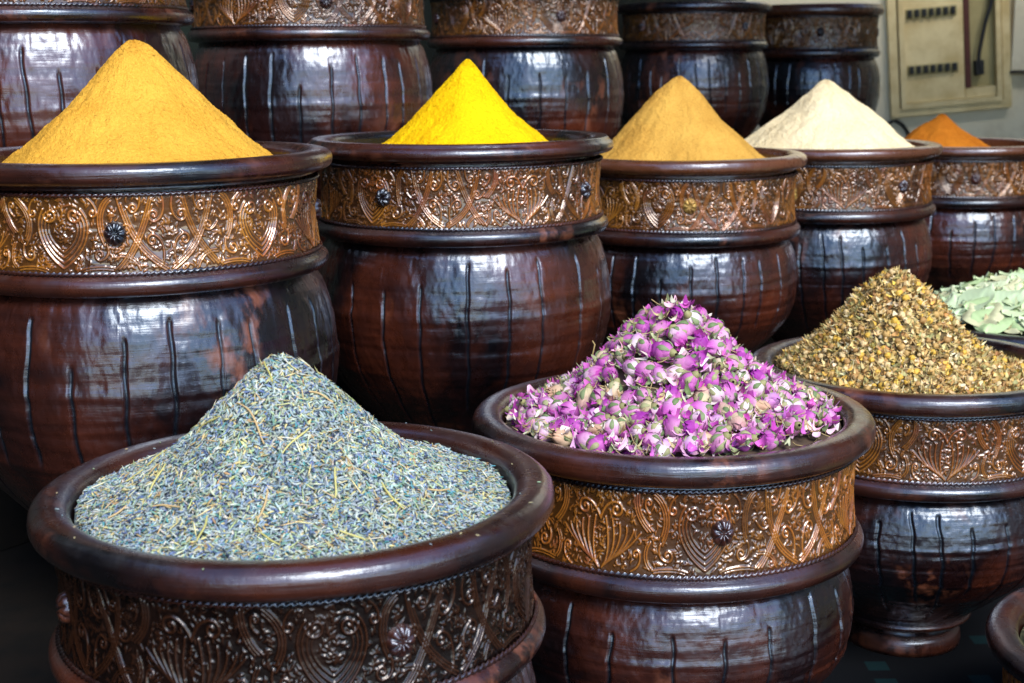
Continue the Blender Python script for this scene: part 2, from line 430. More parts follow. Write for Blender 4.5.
POTS = dict(
 lav=dict(x=-.210, y=1.328, top=.751, f='front', sz=1.155, off=21, tone=.0, body=0, body_r=.96),  # zero tone: shade on this band is put into its colour
 rose=dict(x=.199, y=1.734, top=.719, f='front', sz=1.23, off=15, tone=.85, body=2, body_r=.95),
 cham=dict(x=.617, y=2.140, top=.689, f='front', sz=1.13, off=48, tone=.6, body=1, body_r=.96),
 leaf=dict(x=1.000, y=2.625, top=.668, f='front', sz=1.10, off=30, tone=.7, body=0, body_r=.96),
 low=dict(x=.838, y=1.629, top=.444, f='low', sz=1.05, off=30, tone=.6, body=1, body_r=.96),
 turm=dict(x=-.479, y=1.830, top=1.040, f='mid', sz=1.11, off=-7, tone=1., body=0, body_r=1.02, rimz=.86),
 yel=dict(x=-.081, y=2.330, top=1.028, f='mid', sz=1.11, off=-31, tone=.8, body=2, body_r=1.0, lip=True, rimz=.82),
 must=dict(x=.349, y=2.905, top=.960, f='mid', sz=1.20, off=4, warm=.8, tone=.7, body=0, body_r=.97, gold=True, rimz=.85),
 cream=dict(x=.713, y=3.217, top=.958, f='mid', sz=1.14, off=45, warm=.8, tone=.6, body=1, body_r=.97, rimz=.8),
 orange=dict(x=1.190, y=3.806, top=.922, f='mid', sz=1.12, off=12, warm=.8, tone=.6, body=0, body_r=.97, rimz=.8),
 b1=dict(x=-.744, y=2.310, top=1.353, f='back', sz=1.05, off=30, tone=.45, body=1, lip=True),
 b2=dict(x=-.398, y=2.912, top=1.333, f='back', sz=1.05, off=8, tone=.55, body=0),
 b3=dict(x=.039, y=3.577, top=1.322, f='back', sz=1.05, off=22, tone=.55, body=2),
 b4=dict(x=.597, y=4.705, top=1.318, f='back', sz=1.05, off=-45, tone=.55, body=1),
 b5=dict(x=1.140, y=5.420, top=1.332, f='back', sz=1.38, off=5, tone=.5, warm=.8, body=0, lip=True),
)
LAB = dict(
 lav='dark wooden pot heaped with blue-grey lavender, its wide thick rim nearest the viewer',
 rose='carved wooden pot with golden-brown band filled with purple rosebuds',
 cham='carved wooden pot filled with yellow-brown chamomile flowers, its narrow foot in view',
 leaf='wooden pot rim at the right edge holding pale green dried leaves',
 low='pot cut off by the bottom right corner, standing lower than all others',
 turm='large wooden pot with bright embossed golden band under the big turmeric cone',
 yel='wooden pot with chipped black rim under the bright lemon-yellow powder cone',
 must='wooden pot with smooth brown rim and small gold rosette under the mustard-brown powder',
 cream='wooden pot under the cream-white powder cone',
 orange='wooden pot with small orange powder cone, in front of the electrical panel',
 b1='back-row pot cut by the top left corner, behind the turmeric cone',
 b2='back-row pot between the turmeric and the bright yellow cones, finely grooved body',
 b3='back-row pot directly behind the lemon-yellow cone',
 b4='back-row pot directly behind the mustard-brown cone',
 b5='last pot of the back row, its rim standing against the pale wall')
for k, p in POTS.items():
    build_pot(LAB[k], p['x'], p['y'], p['top'], TZ[p['f']], p['sz'], face(p['x'], p['y'], p['off']), p['tone'], p['body'], p.get('body_r', 1), p.get('lip', False), 1.0, p.get('rimz', 1.), p.get('gold', False), p.get('warm', 0.))

# ------------------------------------------------------------------ powder cones
def cone(key, name, label, H, r0, mat, seed, ox=0., oy=0., facets=.07, flat=.012):
    p = POTS[key]; n, m = 420, 150
    th = np.arange(n) * 2 * PI / n; rho = np.linspace(0, 1, m) ** .9
    T, Q = np.meshgrid(th, rho); Rw = .2055
    X = Q * Rw * np.cos(T) + ox * (1 - Q); Y = Q * Rw * np.sin(T) + oy * (1 - Q)
    d = np.hypot(X - ox, Y - oy)
    fac = 1 + facets * fbm(1.3 * np.cos(T) + seed, 1.3 * np.sin(T) + seed * 2, 2) * 1.6 + facets * .5 * fbm(4 * np.cos(T) + seed, 4 * np.sin(T), 2)
    s = H / r0
    dd = np.sqrt((d * fac) ** 2 + flat ** 2) - flat * .8
    z = H - s * dd + .010 * np.sin(np.clip(dd / r0, 0, 1) * PI) * fbm(X * 9 + seed, Y * 9, 2) * 2
    zlow = -.021 - .006 * Q
    k = .012; z = zlow + k * np.logaddexp(0, (z - zlow) / k)          # runs out softly on to the level powder
    z += .0042 * fbm(X * 45 + seed, Y * 45 + seed, 5) + .0022 * (rng.random(X.shape) - .5) + .0035 * np.clip(d / r0, 0, 1) * fbm(T * 5 + seed, d * 9 + seed, 3)
    V = np.stack([X, Y, z], -1).reshape(-1, 3)
    o = obj(name, mesh_np(name, V, grid_faces(n, m)), mat, None, (p['x'], p['y'], p['top']))
    set_props(o, label, 'spice', 'cones of ground spice')
M['turm'] = powder('turmeric', (.66, .32, .035), (.82, .45, .06))
M['yelp'] = powder('yellow_powder', (.93, .50, .003), (.97, .64, .005))
M['must'] = powder('mustard_powder', (.54, .28, .05), (.74, .43, .09))
M['creamp'] = powder('cream_powder', (.86, .70, .42), (.97, .84, .56))
M['orangep'] = powder('orange_powder', (.58, .17, .015), (.74, .26, .025))
cone('turm', 'turmeric_cone', 'tall cone of orange-yellow ground turmeric in the big left pot', .141, .139, M['turm'], 1.7, .006)
cone('yel', 'yellow_spice_cone', 'bright lemon-yellow powder cone in the black-rimmed pot', .124, .109, M['yelp'], 4.1, .015, 0, .09, .006)
cone('must', 'mustard_spice_cone', 'brownish mustard-coloured powder cone, third of the row of cones', .156, .141, M['must'], 8.3, -.008, 0, .10)
cone('cream', 'cream_spice_cone', 'cream-white powder cone with a rounded tip', .140, .160, M['creamp'], 12.9, -.006, 0, .08)
cone('orange', 'orange_spice_cone', 'small deep orange powder cone below the electrical panel', .074, .092, M['orangep'], 15.2, -.045)

# ------------------------------------------------------------------ heaps of dried plants
def heap_height(H, r0, edge, pw, seed, ox, oy):
    def f(X, Y):
        d = np.hypot(X - ox, Y - oy) / r0
        z = edge + (H - edge) * np.exp(-(d ** pw))
        return z + .010 * fbm(X * 9 + seed, Y * 9 + seed, 3) + .0035 * fbm(X * 38 + seed, Y * 38, 2)
    return f
def heap_base(f, R, n=90, m=40):
    th = np.arange(n) * 2 * PI / n; T, Q = np.meshgrid(th, np.linspace(.0, 1, m))
    X = Q * R * np.cos(T); Y = Q * R * np.sin(T)
    return np.stack([X, Y, f(X, Y) - .006], -1).reshape(-1, 3), grid_faces(n, m)

def frames(f, X, Y, tilt, R_):
    """random orthonormal frames whose first axis lies near the surface"""
    e = .004; gx = (f(X + e, Y) - f(X - e, Y)) / (2 * e); gy = (f(X, Y + e) - f(X, Y - e)) / (2 * e)
    N = np.stack([-gx, -gy, np.ones_like(gx)], -1); N /= np.linalg.norm(N, axis=1)[:, None]
    r = R_.normal(size=N.shape); t = r - (r * N).sum(1)[:, None] * N; t /= np.linalg.norm(t, axis=1)[:, None]
    t = t + N * R_.normal(0, tilt, len(N))[:, None]; t /= np.linalg.norm(t, axis=1)[:, None]
    b = np.cross(N, t); b /= np.linalg.norm(b, axis=1)[:, None]; c = np.cross(t, b)
    return t, b, c, N

def scatter(V0, F0, pos, A, B, C, scale):
    """V0 (k,3) template; scale (n,3)"""
    n = len(pos); k = len(V0)
    P = pos[:, None, :] + (V0[None, :, 0:1] * scale[:, None, 0:1]) * A[:, None, :] + (V0[None, :, 1:2] * scale[:, None, 1:2]) * B[:, None, :] + (V0[None, :, 2:3] * scale[:, None, 2:3]) * C[:, None, :]
    F = (F0[None] + (np.arange(n) * k)[:, None, None]).reshape(-1, F0.shape[1])
    return P.reshape(-1, 3), F

def disc(n, R, R_, front=0.):
    """points in a disc; front>0 puts more of them on the side towards -y"""
    a = R_.random(n) * 2 * PI; r = R * np.sqrt(R_.random(n))
    return r * np.cos(a), r * np.sin(a)

# bud-like grain: 6-sided spindle, and a slightly split version
def spindle(n=5, bend=.12):
    V = [(-1, 0, -bend)]
    for x, r in ((-.45, .8), (.35, 1.0)):
        for k in range(n):
            t = 2 * PI * k / n; V.append((x, r * math.cos(t), r * math.sin(t)))
    V.append((1, 0, -bend)); V = np.array(V, float)
    F = []
    for k in range(n):
        k2 = (k + 1) % n
        F += [(0, 1 + k2, 1 + k, 0)[:3] + (1 + k,), ]
    F3 = [(0, 1 + (k + 1) % n, 1 + k) for k in range(n)] + [(1 + k, 1 + (k + 1) % n, 1 + n + (k + 1) % n) for k in range(n)] + \
         [(1 + k, 1 + n + (k + 1) % n, 1 + n + k) for k in range(n)] + [(1 + n + k, 1 + n + (k + 1) % n, 1 + 2 * n) for k in range(n)]
    return V, np.array(F3)
SPV, SPF = spindle()
def pal(R_, n, table):
    c = np.array([t[:3] for t in table]); w = np.array([t[3] for t in table], float); w /= w.sum()
    i = R_.choice(len(c), n, p=w); return c[i] * R_.uniform(.75, 1.25, (n, 1)) * R_.uniform(.92, 1.08, (n, 3))

# lavender
def build_lavender():
    p = POTS['lav']; R_ = np.random.default_rng(21)
    f0 = heap_height(.123, .113, -.023, 1.65, 2.2, -.012, -.0)
    f = lambda X, Y: f0(X, Y)
    R = .2085
    bv, bf = heap_base(f, R); vs = [bv]; fs = [np.stack([bf[:, 0], bf[:, 1], bf[:, 2]], 1), np.stack([bf[:, 0], bf[:, 2], bf[:, 3]], 1)]; cs = [np.tile((.10, .13, .14), (len(bv), 1))]
    off = len(bv)
    n = 54000
    X, Y = disc(n, R - .003, R_)
    Z = f(X, Y) + R_.uniform(-.006, .0035, n)
    A, B, C, N = frames(f, X, Y, .38, R_)
    L = R_.uniform(.0023, .0046, n); W = R_.uniform(.00062, .00115, n)
    V, F = scatter(SPV, SPF, np.stack([X, Y, Z], -1), A, B, C, np.stack([L, W, W * R_.uniform(.6, 1., n)], -1))
    c = pal(R_, n, [(.36, .45, .47, 7), (.23, .32, .46, 4.), (.14, .20, .38, 2.2), (.46, .56, .55, 6), (.58, .64, .54, 4), (.40, .50, .31, 4), (.20, .36, .30, 2), (.70, .60, .26, 2.4), (.70, .68, .54, 2.4), (.50, .32, .15, 1.2), (.05, .07, .12, 2.6), (.10, .34, .38, 1.5)])
    c = c * .88 * (1 + .28 * fbm(X * 22 + 3, Y * 22 + 8, 3))[:, None]
    vs.append(V); fs.append(F + off); cs.append(np.repeat(c, len(SPV), 0)); off += len(V)
    n = 900; X, Y = disc(n, R - .010, R_); Z = f(X, Y) + R_.uniform(-.001, .005, n); A, B, C, N = frames(f, X, Y, .22, R_)
    V, F = scatter(SPV, SPF, np.stack([X, Y, Z], -1), A, B, C, np.stack([R_.uniform(.005, .012, n), np.full(n, .00055), np.full(n, .0005)], -1))
    th = R_.random(26) * 2 * PI; rr = R_.uniform(.214, .243, 26); xs = rr * np.cos(th); ys = rr * np.sin(th)       # a few buds dropped on the rim
    zr = -.0145 * 1.1 + .0160 * np.sqrt(np.clip(1 - ((rr - .2305) / .0195) ** 2, 0, 1)) + .0012; an = R_.random(26) * 2 * PI; z0 = np.zeros(26)
    SV, SF = scatter(SPV, SPF, np.stack([xs, ys, zr], -1), np.stack([np.cos(an), np.sin(an), z0], -1), np.stack([-np.sin(an), np.cos(an), z0], -1), np.stack([z0, z0, z0 + 1], -1), np.stack([R_.uniform(.0018, .0030, 26), z0 + .0008, z0 + .0007], -1))
    vs.append(SV); fs.append(SF + off); cs.append(np.repeat(pal(R_, 26, [(.24, .30, .32, 3), (.26, .33, .20, 2), (.38, .33, .18, 2)]), len(SPV), 0)); off += len(SV)
    vs.append(V); fs.append(F + off); cs.append(np.repeat(pal(R_, n, [(.66, .58, .26, 3), (.60, .42, .20, 1.5), (.50, .56, .26, 2), (.80, .76, .56, 2)]), len(SPV), 0)); off += len(V)
    me = mesh_np('lavender_heap', np.vstack(vs), fs, False, None, np.vstack(cs))
    o = obj('lavender_heap', me, M['grain'], None, (p['x'], p['y'], p['top']))
    set_props(o, 'blue-grey heap of dried lavender buds in the front left pot', 'lavender', None, 'stuff')
    # straw stems that lie on the heap
    spots = [(-.155, -.01, 1.2, .030), (-.14, .03, 1.0, .034), (-.03, -.06, -.9, .05), (.012, -.075, .9, .032), (-.06, -.15, 1.5, .03), (-.01, -.13, 1.35, .028), (.05, -.10, 1.6, .026), (.10, -.09, 2.3, .03), (-.10, -.11, -.4, .03), (-.12, -.06, 1.4, .034), (.0, -.165, -.6, .026), (.14, -.05, .7, .026), (.07, -.15, 2.8, .024), (-.02, -.02, 1.9, .03), (.03, -.03, .3, .022), (-.075, -.03, 2.6, .026), (.16, .03, 1.2, .024), (-.15, -.09, .9, .02)]
    for i, (x, y, a, L) in enumerate(spots):
        t = np.linspace(-1, 1, 9); bx = .04 * L * np.sin(t * 2.2 + i)
        xs = x + np.cos(a) * t * L * .5 - np.sin(a) * bx; ys = y + np.sin(a) * t * L * .5 + np.cos(a) * bx
        ok = np.hypot(xs, ys) < .2; xs = xs[ok]; ys = ys[ok]
        zs = f(xs, ys) + .0042
        m_ = np.column_stack([xs - xs.mean(), ys - ys.mean(), zs - zs.mean()])
        tv, tf = tube(m_, [.0007 + .0003 * math.sin(3 * q) for q in np.linspace(0, 1, len(m_))], 5)
        col = ((.62, .56, .20), (.55, .50, .16), (.60, .42, .20))[i % 3]
        so = obj('straw', mesh_np('straw', tv, tf, True, None, np.tile(col, (len(tv), 1))), M['grain'], None, (p['x'] + xs.mean(), p['y'] + ys.mean(), p['top'] + zs.mean()))
        set_props(so, 'thin straw-yellow stem lying on the lavender buds', 'straw', 'straw-yellow stems among the lavender')
build_lavender()

# ---- flower parts
def petal(L, W, cup, curl, nu=7, nv=7, pinch=.25):
    """petal standing along +z from the origin, cupped round the z axis, outside facing +x"""
    u = np.linspace(-1, 1, nu); v = np.linspace(0, 1, nv); U, Vv = np.meshgrid(u, v)
    w = W * np.sin(PI * np.clip(Vv * .82 + .10, 0, 1)) ** .7 * (1 - pinch * (Vv > .85) * (Vv - .85) * 4)
    ang = U * w
    rad = cup * np.sin(PI * np.clip(.14 + Vv * .78, 0, 1)) ** .8 + curl * np.clip(Vv - .72, 0, 1) ** 1.5 * 3
    rad = rad * (1 - .05 * np.abs(U)) 
    Z = L * Vv * (1 - .10 * U ** 2)
    return np.stack([rad * np.cos(ang), rad * np.sin(ang), Z], -1).reshape(-1, 3), grid_faces(nu, nv, False)
def rotz(V, a):
    c, s = math.cos(a), math.sin(a); return V @ np.array([[c, s, 0], [-s, c, 0], [0, 0, 1]])
def lerp(a, b, t): return np.array(a)[None] * (1 - t[:, None]) + np.array(b)[None] * t[:, None]

def bud_mesh(v):
    R_ = np.random.default_rng(100 + v)
    pal_ = [((.86, .66, .74), (.50, .05, .38)), ((.72, .32, .54), (.38, .03, .34)), ((.90, .80, .78), (.74, .34, .58)), ((.58, .16, .46), (.34, .02, .33)),
            ((.74, .62, .42), (.66, .40, .26)), ((.86, .56, .74), (.60, .11, .50)), ((.60, .50, .30), (.56, .26, .30)), ((.88, .78, .78), (.62, .24, .60))][v]
    parts = []; cols = []
    L = 1.0
    core = [(0.02, 0), (.25, .12), (.36, .35), (.33, .62), (.2, .84), (.02, .95)]
    q = resample(core, 9); n = 10; th = np.arange(n) * 2 * PI / n; T, K = np.meshgrid(th, np.arange(9))
    Vc = np.stack([q[:, 0][K] * np.cos(T), q[:, 0][K] * np.sin(T), q[:, 1][K]], -1).reshape(-1, 3)
    parts.append((Vc, grid_faces(n, 9))); cols.append(np.tile(np.array(pal_[1]) * .55, (len(Vc), 1)))
    npet = (7, 8, 6, 9, 6, 8, 7, 7)[v]; opn = (.03, .07, .05, .20, .06, .12, .24, .06)[v]
    for i in range(npet):
        lay = i / npet
        V, F = petal(1.0 + R_.normal(0, .05) - .05 * lay, 1.0 + .2 * R_.random(), .38 + .07 * lay, opn * lay * 2 + .02 * R_.random())
        V[:, 2] += .035 * np.sin(V[:, 1] * 17 + i * 1.7) * V[:, 2]; V[:, 0:2] *= 1 + .09 * np.sin(V[:, 2:3] * 11 + i * 2) + .05 * np.sin(V[:, 1:2] * 23 + i)
        V = rotz(V, i * 2.4 + R_.normal(0, .15))
        t = np.clip(V[:, 2] * 1.25 - .15 + R_.normal(0, .12), 0, 1)
        parts.append((V, F)); cols.append(lerp(pal_[0], pal_[1], t) * R_.uniform(.85, 1.15))
    V, F = join_parts(parts); V = V - np.array([0, 0, .5])
    return mesh_np('petals', V, F, True, None, np.vstack(cols))
def calyx_mesh(v):
    R_ = np.random.default_rng(200 + v); parts = []; cols = []
    for i in range(5):
        V, F = petal(.50 + .38 * R_.random(), .27, .47, (.05, .15, .35, .1)[v % 4], 5, 7, .8)
        V[:, 1] *= 1; V = rotz(V, i * 2 * PI / 5 + .2 * R_.random()); parts.append((V, F))
        g = np.array([(.15, .22, .09), (.26, .33, .16), (.36, .36, .18)][R_.integers(3)]) * R_.uniform(.8, 1.2)
        cols.append(np.tile(g, (len(V), 1)))
    tv, tf = tube([(0, 0, .16), (0, 0, .02), (.02, .01, -.14), (.05, .02, -.22)], [.12, .21, .13, .06], 8)
    parts.append((tv, tf)); cols.append(np.tile((.34, .32, .14), (len(tv), 1)))
    V, F = join_parts(parts); V = V - np.array([0, 0, .5])
    return mesh_np('sepals', V, F, True, None, np.vstack(cols))
M['petal'] = tint_mat('dried_petal', .6, .3, .18)
BUD = [bud_mesh(v) for v in range(8)]; CAL = [calyx_mesh(v) for v in range(4)]

def mesh_arrays(me):
    v = np.empty(len(me.vertices) * 3, np.float32); me.vertices.foreach_get('co', v)
    f = np.empty(len(me.loops), np.int32); me.loops.foreach_get('vertex_index', f)
    c = np.empty(len(me.vertices) * 4, np.float32); me.color_attributes['tint'].data.foreach_get('color', c)
    return v.reshape(-1, 3), f.reshape(-1, 4), c.reshape(-1, 4)[:, :3]

def curl_leaf(R_, L, W, curl, twist, n=8, m=5):
    u = np.linspace(0, 1, n); v = np.linspace(-1, 1, m); U, V = np.meshgrid(u, v, indexing='ij')
    w = W * np.sin(PI * np.clip(U, .02, .98)) ** .75
    x = L * (U - .5); y = V * w; z = curl * L * (U - .5) ** 2 * 2 + np.abs(V) ** 1.5 * w * .7 * twist + .05 * L * np.sin(U * 9 + V * 3)
    P = np.stack([x, y, z], -1).reshape(-1, 3)
    idx = np.arange(n * m).reshape(n, m)
    F = np.stack([idx[:-1, :-1].ravel(), idx[1:, :-1].ravel(), idx[1:, 1:].ravel(), idx[:-1, 1:].ravel()], 1)
    return P, F

def poisson(n_try, R, dmin, R_, weight=None):
    cell = dmin; grid = {}; out = []
    for _ in range(n_try):
        a = R_.random() * 2 * PI; r = R * math.sqrt(R_.random()); x = r * math.cos(a); y = r * math.sin(a)
        gi, gj = int(x // cell), int(y // cell); ok = True
        for i in range(gi - 1, gi + 2):
            for j in range(gj - 1, gj + 2):
                for (px, py) in grid.get((i, j), ()):
                    if (px - x) ** 2 + (py - y) ** 2 < dmin * dmin: ok = False
        if ok: grid.setdefault((gi, gj), []).append((x, y)); out.append((x, y))
    return np.array(out)

def mat_from(t, b, c, p, s):
    m = Matrix(((t[0] * s, b[0] * s, c[0] * s, p[0]), (t[1] * s, b[1] * s, c[1] * s, p[1]), (t[2] * s, b[2] * s, c[2] * s, p[2]), (0, 0, 0, 1)))
    return m

def build_roses():
    p = POTS['rose']; R_ = np.random.default_rng(31)
    f = heap_height(.130, .112, -.014, 1.85, 5.5, .0, .0); R = .206
    pts = poisson(9000, R - .014, .0162, R_)
    X, Y = pts.T
    # the 300 buds that show largest: on the side towards the photographer and on the crest
    view = np.array([-p['x'], -p['y']]); view /= np.linalg.norm(view)
    score = pts @ view + R_.normal(0, .004, len(pts)) + .03 * (np.hypot(X, Y) < .05)
    order = np.argsort(-score)
    A, B, C, N = frames(f, X, Y, .55, R_)
    Z = f(X, Y) + R_.uniform(-.005, .006, len(X))
    base = np.array((p['x'], p['y'], p['top'])); vi = R_.choice(8, len(X), p=[.20, .20, .08, .20, .05, .17, .03, .07]); sc = R_.uniform(.0230, .0300, len(X))
    sc[vi == 2] *= .85
    V_, F_, C_ = [], [], []; off = 0
    for rank, i in enumerate(order):
        # bud axis (its local z) lies near the surface
        ax = np.stack([B[i], C[i], A[i]]); pos = np.array((X[i], Y[i], Z[i]))
        if rank < 300:
            e = bpy.data.objects.new('rosebud', None); COL.objects.link(e); e.empty_display_size = .01
            e.matrix_world = mat_from(ax[0], ax[1], ax[2], base + pos, sc[i])
            white = vi[i] in (2, 4, 6)
            lab = {2: 'pale pinkish-white dried rosebud in the heap of purple buds', 4: 'yellow-tan withered rosebud in the heap of purple buds', 6: 'tan and dusty-red withered rosebud in the heap of purple buds'}.get(int(vi[i]), 'purple-pink dried rosebud with green sepals in the heap')
            set_props(e, lab, 'rosebud', {2: 'pale dried rosebuds', 4: 'yellow-tan withered rosebuds', 6: 'dusty-red withered rosebuds'}.get(int(vi[i]), 'purple-pink dried rosebuds'))
            obj('petals', BUD[vi[i]], M['petal'], e); obj('sepals', CAL[i % 4], M['petal'], e)
        else:
            for me in (BUD[vi[i]], CAL[i % 4]):
                v, fc, c = mesh_arrays(me); W = pos + sc[i] * (v @ ax); V_.append(W); F_.append(fc + off); C_.append(c); off += len(v)
    # under-layer and litter: loose petals, sepals, curled leaves, bits of stalk
    bv, bf = heap_base(f, .2085); V_.append(bv - np.array([0, 0, .002])); F_.append(bf + off); C_.append(np.tile((.10, .07, .05), (len(bv), 1))); off += len(bv)
    n = 3100; X, Y = disc(n, R - .003, R_); A, B, C, N = frames(f, X, Y, .5, R_); Z = f(X, Y) + R_.uniform(-.005, .0095, n)
    c = pal(R_, n, [(.46, .12, .44, 3), (.66, .34, .56, 2.5), (.76, .60, .62, 1.6), (.26, .32, .15, 3.6), (.42, .44, .26, 3), (.14, .17, .07, 2.4), (.58, .46, .24, 2.2), (.40, .26, .12, 1), (.66, .62, .46, 1.5)])
    for i in range(n):
        k = R_.random()
        if k < .24: P, F = curl_leaf(R_, R_.uniform(.010, .018), R_.uniform(.0045, .0075), R_.uniform(.4, 1.8), R_.uniform(-1.2, 1.6), 7, 6); c[i] = pal(R_, 1, [(.58, .12, .46, 3), (.42, .05, .34, 2), (.80, .48, .64, 2), (.86, .76, .68, 2)])[0]
        elif k < .78: P, F = curl_leaf(R_, R_.uniform(.008, .019), R_.uniform(.0014, .0038), R_.uniform(.2, 1.6), R_.uniform(-.8, 1.2), 6, 4)
        else:
            t = np.linspace(-1, 1, 5); L = R_.uniform(.006, .017)
            P, F = tube(np.column_stack([t * L, .2 * L * np.sin(t * 2), .15 * L * t ** 2]), .0006, 4)
        W = np.array((X[i], Y[i], Z[i])) + P @ np.stack([A[i], B[i], C[i]]); V_.append(W); F_.append(F + off); C_.append(np.tile(c[i] if k < .78 else np.array((.46, .34, .16)), (len(P), 1))); off += len(P)
    o = obj('rose_petal_litter', mesh_np('rose_petal_litter', np.vstack(V_), np.vstack(F_), True, None, np.vstack(C_)), M['petal'], None, tuple(base))
    set_props(o, 'loose petals, green sepals and stalks between the purple rosebuds', 'petals', None, 'stuff')
    # the one stalk that stands up out of the heap
    sx, sy = -.098, .035; z0 = float(f(np.array([sx]), np.array([sy]))[0])
    tv, tf = tube([(0, 0, 0), (.002, 0, .012), (.001, 0, .022), (.004, 0, .036), (.001, 0, .041)], [.0011, .0009, .0009, .0011, .0007], 6)
    so = obj('rose_stalk', mesh_np('rose_stalk', tv, tf, True, None, np.tile((.46, .34, .14), (len(tv), 1))), M['petal'], None, (base[0] + sx, base[1] + sy, base[2] + z0 - .002))
    set_props(so, 'thin brown stalk standing upright out of the rosebuds', 'stalk')
build_roses()

def cham_template(v):
    R_ = np.random.default_rng(300 + v); parts = []; cols = []
    n, m = 9, 7; th = np.arange(n) * 2 * PI / n; ph = np.linspace(.02, PI - .02, m); T, Pp = np.meshgrid(th, ph)
    r = 1 + .16 * np.sin(5 * T + v) * np.sin(Pp) + .1 * R_.normal(size=T.shape)
    V = np.stack([r * np.sin(Pp) * np.cos(T), r * np.sin(Pp) * np.sin(T), r * np.cos(Pp) * .85], -1).reshape(-1, 3)
    parts.append((V, grid_faces(n, m)))
    c = [(.76, .46, .07), (.58, .36, .12), (.76, .56, .28), (.46, .26, .09)][v]; cols.append(np.tile(c, (len(V), 1)) * R_.uniform(.8, 1.1, (len(V), 1)))
    for i in range(7):
        P, F = curl_leaf(R_, 1.5, .42, R_.uniform(-1, 1), R_.uniform(-.6, .8), 5, 3); P[:, 0] += 1.3
        a = i * .9 + R_.normal(0, .2); t = R_.uniform(-1.2, .1); ct, st = math.cos(t), math.sin(t)
        P = P @ np.array([[ct, 0, st], [0, 1, 0], [-st, 0, ct]]); P = rotz(P, a); P[:, 2] -= .35
        parts.append((P, F)); cols.append(np.tile(np.array([(.66, .48, .22), (.52, .36, .13), (.76, .62, .38)][i % 3]) * R_.uniform(.8, 1.1), (len(P), 1)))
    V, F = join_parts(parts); return V, F, np.vstack(cols)

def build_chamomile():
    p = POTS['cham']; R_ = np.random.default_rng(41); base = np.array((p['x'], p['y'], p['top']))
    f = heap_height(.134, .118, -.032, 1.85, 8.5, -.032, .0); R = .206
    TT = [cham_template(v) for v in range(4)]
    me = [mesh_np('chamomile_flower', V, F, True, None, C) for V, F, C in TT]
    pts = poisson(14000, R - .006, .0092, R_); X, Y = pts.T
    view = np.array([-p['x'], -p['y']]); view /= np.linalg.norm(view); order = np.argsort(-(pts @ view) * 1.0)
    A, B, C, N = frames(f, X, Y, .9, R_); Z = f(X, Y) + R_.uniform(-.002, .008, len(X)); sc = R_.uniform(.0036, .0060, len(X)); vi = R_.integers(0, 4, len(X))
    V_, F_, C_ = [], [], []; off = 0
    for rank, i in enumerate(order):
        pos = np.array((X[i], Y[i], Z[i]))
        if rank < 300:
            o = obj('chamomile_flower', me[vi[i]], M['grain'], None); o.matrix_world = mat_from(A[i], B[i], C[i], base + pos, sc[i])
            set_props(o, 'small dried yellow chamomile flower head in the heap', 'flower', 'dried chamomile flower heads in their heap')
        else:
            V, F, c = TT[vi[i]]; V_.append(pos + sc[i] * (V @ np.stack([A[i], B[i], C[i]]))); F_.append(F + off); C_.append(c); off += len(V)
    bv, bf = heap_base(f, .2085); V_.append(bv); F_.append(bf + off); C_.append(np.tile((.14, .10, .04), (len(bv), 1))); off += len(bv)
    n = 9000; X, Y = disc(n, R - .003, R_); A, B, C, N = frames(f, X, Y, .7, R_); Z = f(X, Y) + R_.uniform(-.004, .0085, n)
    c = pal(R_, n, [(.62, .42, .14, 5), (.74, .54, .23, 6), (.40, .32, .11, 4), (.22, .14, .05, 3), (.70, .44, .08, 1.5), (.80, .66, .40, 2.2), (.46, .24, .08, 2.5), (.40, .37, .15, 3)])
    for i in range(n):
        if i % 3: P, F = curl_leaf(R_, R_.uniform(.006, .014), R_.uniform(.0016, .0040), R_.uniform(.2, 1.6), R_.uniform(-1, 1), 4, 3)
        else:
            t = np.linspace(-1, 1, 4); L = R_.uniform(.003, .008); P, F = tube(np.column_stack([t * L, .3 * L * np.sin(t * 2), .15 * L * t ** 2]), .0007, 4)
        V_.append(np.array((X[i], Y[i], Z[i])) + P @ np.stack([A[i], B[i], C[i]])); F_.append(F + off); C_.append(np.tile(c[i], (len(P), 1))); off += len(P)
    for i in range(26):     # longer stalks
        x, y = (q[0] for q in disc(1, R * .8, R_)); a = R_.random() * PI; L = R_.uniform(.012, .03); t = np.linspace(-1, 1, 6)
        xs = x + math.cos(a) * t * L; ys = y + math.sin(a) * t * L; zs = f(xs, ys) + .006
        P, F = tube(np.column_stack([xs, ys, zs]), .0008, 5); V_.append(P); F_.append(F + off); C_.append(np.tile((.50, .36, .16), (len(P), 1))); off += len(P)
    o = obj('chamomile_heap', mesh_np('chamomile_heap', np.vstack(V_), np.vstack(F_), True, None, np.vstack(C_)), M['grain'], None, tuple(base))
    set_props(o, 'golden-brown heap of dried chamomile petals, stalks and flowers', 'chamomile', None, 'stuff')
build_chamomile()

